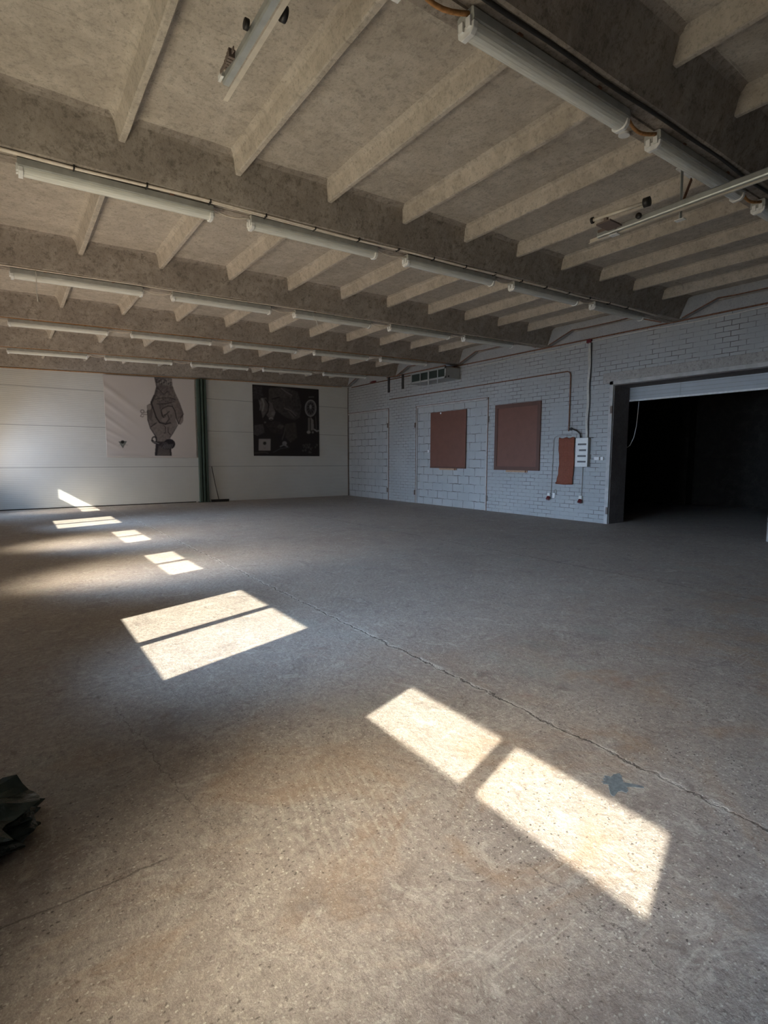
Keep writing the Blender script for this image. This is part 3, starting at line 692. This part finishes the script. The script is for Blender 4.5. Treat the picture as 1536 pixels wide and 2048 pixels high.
# hoop pendant with hanging feathers
A2.ring(1062, 455, 66, 92, 12, (.26, .245, .245)); A2.ring(1062, 455, 50, 74, 6, (.12, .11, .115))
for q in range(10):
    t_ = q*math.pi/5; A2.line([(1062, 440), (1062+50*math.cos(t_), 455+74*math.sin(t_))], 4, (.13, .12, .125))
A2.ell(1062, 440, 14, 26, (.20, .19, .19)); A2.line([(1040, 325), (1100, 325)], 10, (.10, .09, .09)); A2.line([(1125, 550), (1135, 700)], 8, (.08, .07, .07))
A2.poly([(1030, 570), (1055, 570), (1055, 720), (1030, 720)], (.13, .12, .115)); A2.poly([(1065, 560), (1100, 600), (1105, 710), (1070, 720)], (.17, .155, .15)); A2.ell(1040, 738, 24, 18, (.30, .28, .27)); A2.ell(1092, 740, 14, 14, (.16, .15, .15)); A2.line([(1110, 705), (1140, 725), (1165, 720)], 16, (.24, .23, .23))
A2.poly([(455, 818), (588, 818), (590, 955), (458, 958)], (.30, .275, .27)); A2.ell(522, 868, 20, 20, (.02, .02, .02)); A2.poly([(505, 915), (540, 915), (522, 940)], (.2, .19, .19))
A2.ell(750, 870, 26, 26, (.16, .15, .16), 1, .4); A2.line([(700, 905), (740, 885), (780, 905)], 14, (.15, .14, .15)); A2.line([(620, 975), (700, 930), (800, 915)], 6, (.07, .07, .08)); A2.line([(410, 985), (520, 975), (560, 985)], 12, (.06, .05, .05))
for q in range(22): A2.ell(960+random.random()*190, 880+random.random()*110, 6+random.random()*10, 5+random.random()*8, (.07, .062, .062), .8, 0, random.random()*3)
def folds2(u, v): return .006 + .004*math.sin(u*5+v*4)
lift(A2, 1.2, .25); blur(A2, 2)
banner('dark_banner', 7.03, 9.635, 1.545, lambda u: 4.01+.03*u, ((372, 165), (1163, 240), (1175, 1020), (402, 1018)), A2, folds2, 210, 200,
       'black banner with a dark face and feathered hoop, right of the green post', yoff=.012)
# green steel post (double channel)
gp = empty('steel_post', (5.25, D-.02, 0))
kids = [B('channel', M['green'], [(5.11, D-.13, 0, 5.19, D-.0, 4.02)], bevel=.006), B('channel', M['green'], [(5.225, D-.15, 0, 5.285, D-.0, 4.03)], bevel=.006), B('channel', M['green'], [(5.325, D-.13, 0, 5.40, D-.0, 4.03)], bevel=.006),
        B('groove', M['green_d'], [(5.19, D-.06, 0, 5.225, D, 4.0), (5.285, D-.06, 0, 5.325, D, 4.0)]), B('foot_plate', M['green_d'], [(5.06, D-.2, 0, 5.45, D, .015)])]
rebase(gp, *kids); tag(gp, 'tall green steel post standing against the white wall between the two banners', 'post')
# broom
br = empty('broom', (5.72, D-.25, 0))
p1 = T('handle', M['black'], [[(5.53, D-.06, 1.18), (5.60, D-.14, .60), (5.68, D-.24, .07)]], .012); p2 = B('head', M['black'], [(5.42, D-.29, .045, 6.02, D-.21, .085)], bevel=.008)
bm = bmesh.new()
for q in range(60):
    x = 5.43 + q*.0098; box(bm, x, D-.285+random.uniform(-.01, .01), 0.0, x+.007, D-.215+random.uniform(-.01, .01), .05)
p3 = obj('bristles', bm, M['black']); rebase(br, p1, p2, p3); tag(br, 'black push broom leaning on the white wall right of the green post', 'broom')

# ------------------------------------------------------------------ things on the brick wall
def board(name, y0, y1, z0, z1, framed, label):
    r = empty(name, (W, (y0+y1)/2, z0))
    ks = [B('panel', M['brown'], [(W-.028, y0, z0, W-.004, y1, z1)], bevel=.003)]
    wd = .10 if framed else .05
    ks.append(B('edging', M['brown_e'], [(W-.040, y0, z0, W-.028, y0+wd, z1), (W-.040, y1-wd, z0, W-.028, y1, z1), (W-.040, y0+wd, z0, W-.028, y1-wd, z0+wd), (W-.040, y0+wd, z1-wd, W-.028, y1-wd, z1)] if framed else [(W-.034, y0, z0, W-.028, y1, z0+wd)]))
    ks.append(B('wood_batten', M['wood'], [(W-.03, y0+.25*(y1-y0), z0-.05, W-.004, y0+.72*(y1-y0), z0)]))
    ks.append(B('hook', M['rust'], [(W-.045, y0+.27*(y1-y0), z0-.055, W-.03, y0+.29*(y1-y0), z0)]))
    rebase(r, *ks); tag(r, label, 'board'); return r
board('brown_board', 11.13, 12.71, 1.17, 2.90, False, 'plain red-brown board fixed over the large blocks, the farther of two boards')
board('brown_board', 8.485, 10.0, 1.16, 2.915, True, 'red-brown board with raised edging on the brickwork, the nearer of two boards')
# small white fittings by the far board
o = B('wall_clip', M['clip'], [(W-.035, 12.20, 2.83, W-.04, 12.25, 2.88)]); o = tag(o, 'tiny white clip at the top edge of the farther brown board', 'clip')
o = B('light_switch', M['clip'], [(W-.01, 12.79, 1.66, W+.022, 12.86, 1.74)]); tag(o, 'small white switch on the blocks left of the farther brown board', 'switch')
# distribution box
db = empty('distribution_box', (W, 7.22, 1.28))
y0, y1, z0, z1 = 7.085, 7.40, 1.285, 1.945
ks = [B('body', M['boxs'], [(W-.10, y0, z0, W, y1, z1)], bevel=.004), B('door', M['boxw'], [(W-.115, y0-.004, z0-.004, W-.10, y1+.004, z1+.004)], bevel=.004), B('top_lip', M['black'], [(W-.06, y0-.07, z1, W, y1-.05, z1+.012)])]
for q, z in enumerate((1.80, 1.665, 1.53, 1.40)):
    s_ = B('breaker_window', M['slot'], [(W-.118, y0+.035, z-.02, W-.1145, y1-.06, z+.02)]); ks.append(s_)
ks.append(B('sticker', M['shutter_w'], [(W-.121, y1-.10, 1.645, W-.1175, y1-.05, 1.69)]))
rebase(db, *ks); tag(db, 'pale grey distribution box with four breaker rows beside the red mat', 'electrical box')
# red mat
bm = bmesh.new(); rows = []
for j in range(49):
    v = j/48; row = []
    for i in range(21):
        u = i/20
        y = 7.475 + .43*u + .012*math.sin(v*9) + (.035*(u-.2)*max(0, (v-.82)/.18)) + .02*max(0, (v-.8)/.2)
        z = 1.965 - 1.10*v + .012*math.sin(u*14)*(1-v)
        x = W - .035 - .010*math.sin(u*9+v*3) - .006*math.sin(v*30) - .03*math.exp(-((v-.99)/.02)**2)
        row.append(bm.verts.new((x, y, z)))
    rows.append(row)
for a, b in zip(rows, rows[1:]):
    for i in range(20): bm.faces.new((a[i], a[i+1], b[i+1], b[i]))
o = obj('wall_mat', bm, M['mat'], smooth=True); md = o.modifiers.new('thick', 'SOLIDIFY'); md.thickness = .012
mt = o; hem = T('rolled_hem', M['mat'], [[(W-.05, 7.50, .875), (W-.055, 7.72, .865), (W-.05, 7.955, .875)]], .022); hem.parent = mt
tag(mt, 'narrow rust-red woven mat hanging on the brick wall left of the distribution box', 'mat')
# pipes and cables on the brick wall
o = T('rusty_pipe', M['rust'], [[(W-.03, 14.9, 3.51), (W-.03, 12, 3.515), (W-.03, 7.76, 3.53), (W-.03, 7.69, 3.50), (W-.03, 7.665, 3.43), (W-.03, 7.66, 2.12)]], .014)
tag(o, 'thin rusty pipe running along the brick wall and down above the red mat', 'pipe')
o = T('black_conduit', M['black'], [[(W-.03, 7.62, 2.16), (W-.05, 7.56, 2.17), (W-.06, 7.42, 2.12), (W-.06, 7.33, 2.05), (W-.06, 7.31, 1.94)]], .016)
tag(o, 'curved black conduit entering the top of the distribution box', 'cable')
bm = bmesh.new(); tube(bm, [(W-.005, 7.60, 2.17), (W-.05, 7.60, 2.17)], .035, 12); tag(obj('cable_gland', bm, M['black'], smooth=False), 'round black fitting on the bricks at the start of the curved conduit', 'fitting')
o = T('wall_cable', M['cable_w'], [[(W-.03, 7.20+.012*math.sin(i*.9), 4.10-i*.108) for i in range(21)], [(W-.03, 7.17+.010*math.sin(i*.8+1), 4.10-i*.108) for i in range(21)]], .017)
tag(o, 'pair of pale cables dropping from the ceiling to the distribution box', 'cable')
o = T('dark_cable', M['black'], [[(W-.02, 7.145+.006*math.sin(i*.9), 4.08-i*.106) for i in range(21)]], .008)
tag(o, 'thin dark cable beside the pale cables above the distribution box', 'cable')
o = B('junction_box', M['red'], [(W-.07, 7.15, 4.09, W-.0, 7.26, 4.17)], bevel=.006); tag(o, 'small dark red junction box at the wall top above the pale cables', 'junction box')
o = T('wall_cable', M['cable_w'], [[(W-.03, y, 4.115+.0015*(y-7)+.012*math.sin(y*2.3)) for y in [7.22 - i*.3 for i in range(16)]]], .013)
tag(o, 'pale cable running along the wall top above the dark doorway', 'cable')
o = T('wall_cable', M['cable_w'], [[(W-.03, y, 4.105-.035*(y-7.26)*.25+.010*math.sin(y*2.9)) for y in [7.26 + i*.25 for i in range(16)]]], .012)
tag(o, 'pale cable running along the wall top left of the junction box', 'cable')
o = T('ledge_rod', M['rust'], [[(W-.015, Y0+.1, 4.17), (W-.015, D-.3, 4.19)]], .016)
tag(o, 'dark rusty rod lying along the top of the brickwork', 'rod')
o = T('drop_cable', M['boxs'], [[(W-.012, 7.60, 2.02), (W-.012, 7.98, 2.02), (W-.012, 8.06, 1.98), (W-.012, 8.08, 1.9), (W-.012, 8.11, .60)]], .009); tag(o, 'thin grey cable dropping left of the red mat to the left red socket', 'cable')
o = T('drop_cable', M['boxs'], [[(W-.02, 7.25, 1.29), (W-.015, 7.255, .9), (W-.02, 7.26, .56)]], .010); tag(o, 'thin grey cable dropping from the distribution box to the right red socket', 'cable')
def socket(y, z, label):
    r = empty('power_socket', (W, y, z))
    a = B('body', M['boxw'], [(W-.06, y-.035, z+.02, W, y+.045, z+.12)], bevel=.006)
    bm = bmesh.new(); tube(bm, [(W-.05, y, z+.03), (W-.09, y, z-.04)], [.042, .05], 14); b = obj('red_cap', bm, M['red'])
    rebase(r, a, b); tag(r, label, 'socket')
socket(8.15, .50, 'red-capped industrial socket low on the wall at the end of the left grey cable')
socket(7.26, .48, 'red-capped industrial socket low on the wall below the distribution box')
r = empty('wall_socket', (W, 8.02, .53)); a = B('body', M['clip'], [(W-.04, 7.985, .50, W, 8.05, .625)], bevel=.005)
b = T('lead', M['boxs'], [[(W-.02, 8.02, .62), (W-.02, 8.01, .70), (W-.02, 7.97, .72), (W-.02, 7.945, .66), (W-.02, 7.95, .58)]], .006); rebase(r, a, b)
tag(r, 'small white socket with looped lead right of the left red socket', 'socket')
r = empty('wall_switch', (W, 6.85, 1.47)); a = B('double_box', M['clip'], [(W-.045, 6.83, 1.435, W, 6.96, 1.51)], bevel=.005); b = B('single_box', M['clip'], [(W-.045, 6.73, 1.435, W, 6.80, 1.51)], bevel=.005)
c = T('lead', M['cable_w'], [[(W-.015, 7.085, 1.58), (W-.015, 6.98, 1.55), (W-.015, 6.86, 1.50)]], .005); rebase(r, a, b, c)
tag(r, 'white switch boxes between the distribution box and the doorway', 'switch')
# heater hung under the beam at the wall
h = empty('air_heater', (10.9, 12.0, 3.82)); X0, X1, y0, y1, z0, z1 = 10.36, 10.92, 11.42, 13.05, 3.78, 4.10
ks = [B('casing', M['heater'], [(X0+.03, y0, z0, X1, y1, z1)], bevel=.006), B('front_frame', M['heater'], [(X0, y0, z0, X0+.03, y1, z0+.05), (X0, y0, z1-.05, X0+.03, y1, z1), (X0, y0, z0, X0+.03, y0+.06, z1), (X0, y1-.06, z0, X0+.03, y1, z1)]),
      B('grille', M['glassd'], [(X0+.012, y0+.06, z0+.05, X0+.028, y1-.06, z1-.05)]), T('cable_gland', M['black'], [[(10.46, y0-.015, z0+.05), (10.46, y0+.01, z0+.05)]], .022, n=12),
      B('rust_rail', M['rust'], [(X0-.06, y0-.02, z1, X0-.02, 14.25, z1+.025), (X0-.02, y0, z1, X1, y0+.03, z1+.012)])]
for q, y in enumerate((11.75, 12.15, 12.55)): ks.append(B('grille_bar', M['heater'], [(X0-.012, y, z0-.12, X0-.004, y+.035+.03*(q == 1), z1-.02)]))
rebase(h, *ks); tag(h, 'grey box heater with dark grille hung under the beam at the brick wall', 'heater')
for y, zl, lb in ((14.05, 3.62, 'dark steel strap hanging farthest left of the grey heater'), (13.30, 3.66, 'dark steel strap hanging just left of the grey heater')):
    o = B('hanging_strap', M['black'], [(X0-.09, y, zl, X0-.064, y+.09, 4.11)]); tag(o, lb, 'strap')
bm = bmesh.new(); bmesh.ops.create_icosphere(bm, subdivisions=2, radius=.07)
for v in bm.verts: v.co = Vector((v.co.x*.5, v.co.y*3, v.co.z*.5))*(1+.3*mnoise.noise(v.co*30)) + Vector((W-.05, 15.9, 4.225))
tag(obj('red_rag', bm, M['red'], smooth=True), 'small dark red rag lying on top of the brickwork by the far corner', 'rag')

# ------------------------------------------------------------------ doorway: half-raised shutter and the dark room beyond
SX = W+.64
dr = struct(B('door_1', M['shutter'], [(SX, 3.4, 2.80, SX+.05, 6.7, 3.3)]), 'half-raised grey shutter in the doorway')
bm = bmesh.new()
for z in (2.87, 2.95, 3.03, 3.11, 3.2): box(bm, SX-.004, 3.4, z, SX, 6.7, z+.012)
obj('slat_groove', bm, M['heater'], dr); B('bottom_seal', M['shutter_w'], [(SX-.012, 3.4, 2.765, SX+.055, 6.7, 2.80)], dr)
B('seam', M['heater'], [(SX-.006, 5.45, 2.80, SX, 5.465, 3.3)], dr)
XE = W+7.0
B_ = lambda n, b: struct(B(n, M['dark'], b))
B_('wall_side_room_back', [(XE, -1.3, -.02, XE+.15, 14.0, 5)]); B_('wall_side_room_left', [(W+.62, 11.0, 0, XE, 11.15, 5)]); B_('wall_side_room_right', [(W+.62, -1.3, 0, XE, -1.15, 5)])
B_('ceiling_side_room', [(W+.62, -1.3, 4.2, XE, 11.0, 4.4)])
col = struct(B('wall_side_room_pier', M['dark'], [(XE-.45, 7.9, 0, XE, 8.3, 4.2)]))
o = T('pull_cord', M['cable_w'], [[(11.72, 6.42, 2.76), (11.72, 6.43, 2.5), (11.72, 6.45, 2.2), (11.72, 6.50, 1.95), (11.72, 6.58, 1.78), (11.72, 6.66, 1.72)]], .007)
o.parent = dr

# ------------------------------------------------------------------ plastic bag and paint splash on the floor
def bag():
    bm = bmesh.new(); N = 56; LV = 16; rows = []; cx, cy = -.295, 2.35; rnd = random.Random(3)
    peaks = [(0.42, .13, .06), (-.12, .05, .15), (1.3, .09, .02), (2.2, .12, .04), (3.3, .10, .05), (4.6, .05, .03)]
    for j in range(LV+1):
        v = j/LV; row = []
        for i in range(N):
            a = i*2*math.pi/N
            crk = abs(mnoise.noise(Vector((math.cos(a)*2.1, math.sin(a)*2.1, v*1.6+4)))); crk2 = abs(mnoise.noise(Vector((math.cos(a)*5, math.sin(a)*5, v*3+9))))
            R = .235*(1 - .10*v) + .16*(crk-.2) + .11*(crk2-.2) + .02*math.sin(v*6)
            z = .125*v + .02*mnoise.noise(Vector((math.cos(a)*3, math.sin(a)*3, 1+v)))*v
            for pa, ph, out in peaks:
                dlt = (a-pa+math.pi) % (2*math.pi) - math.pi; k = min(1, max(0, 1.35-abs(dlt)/.26))
                z += ph*k*v**2*.55; R += out*k*v**1.5
            if v < .12: R *= .90+v
            row.append(bm.verts.new((cx+R*math.cos(a), cy+R*.95*math.sin(a), max(.002, z))))
        rows.append(row)
    inner = []
    for j in range(5):
        v = (j+1)/5; row = []
        for i in range(N):
            p = rows[-1][i].co; q = Vector((cx, cy, .10)); c = p.lerp(q, v*.85); c.z = p.z*(1-v)+(.16+.08*mnoise.noise(Vector((c.x*14, c.y*14, 2))))*v; row.append(bm.verts.new(c))
        inner.append(row)
    al = rows + inner
    for r0, r1 in zip(al, al[1:]):
        for i in range(N): bm.faces.new((r0[i], r0[(i+1) % N], r1[(i+1) % N], r1[i]))
    bm.faces.new(al[-1]); bm.faces.new(rows[0][::-1])
    bmesh.ops.triangulate(bm, faces=bm.faces)
    return obj('plastic_bag', bm, M['bag'], smooth=False)
tag(bag(), 'crumpled dark green plastic bag on the floor at the left edge', 'bag')
def splat(cx, cy, lobes, seed):
    bm = bmesh.new(); N = 72; top = []; bot = []
    for i in range(N):
        a = i*2*math.pi/N; R = .045*(1+.5*mnoise.noise(Vector((math.cos(a)*2, math.sin(a)*2, seed)))+.3*mnoise.noise(Vector((math.cos(a)*7, math.sin(a)*7, seed))))
        for la, ll, lw in lobes:
            dlt = (a-la+math.pi) % (2*math.pi) - math.pi; R += ll*math.exp(-(dlt/lw)**2)
        top.append(bm.verts.new((cx+R*math.cos(a), cy+R*math.sin(a), .002))); bot.append(bm.verts.new((cx+R*1.02*math.cos(a), cy+R*1.02*math.sin(a), 0)))
    bm.faces.new(top)
    for i in range(N): bm.faces.new((bot[i], bot[(i+1) % N], top[(i+1) % N], top[i]))
    return obj('paint_splash', bm, M['paint'])
tag(splat(2.14, 1.195, [(-.9, .07, .16), (.3, .03, .35), (3.6, .06, .25), (4.5, .03, .3)], 3), 'blue-grey dried paint splash on the floor by the nearest sunlit patch', 'paint')
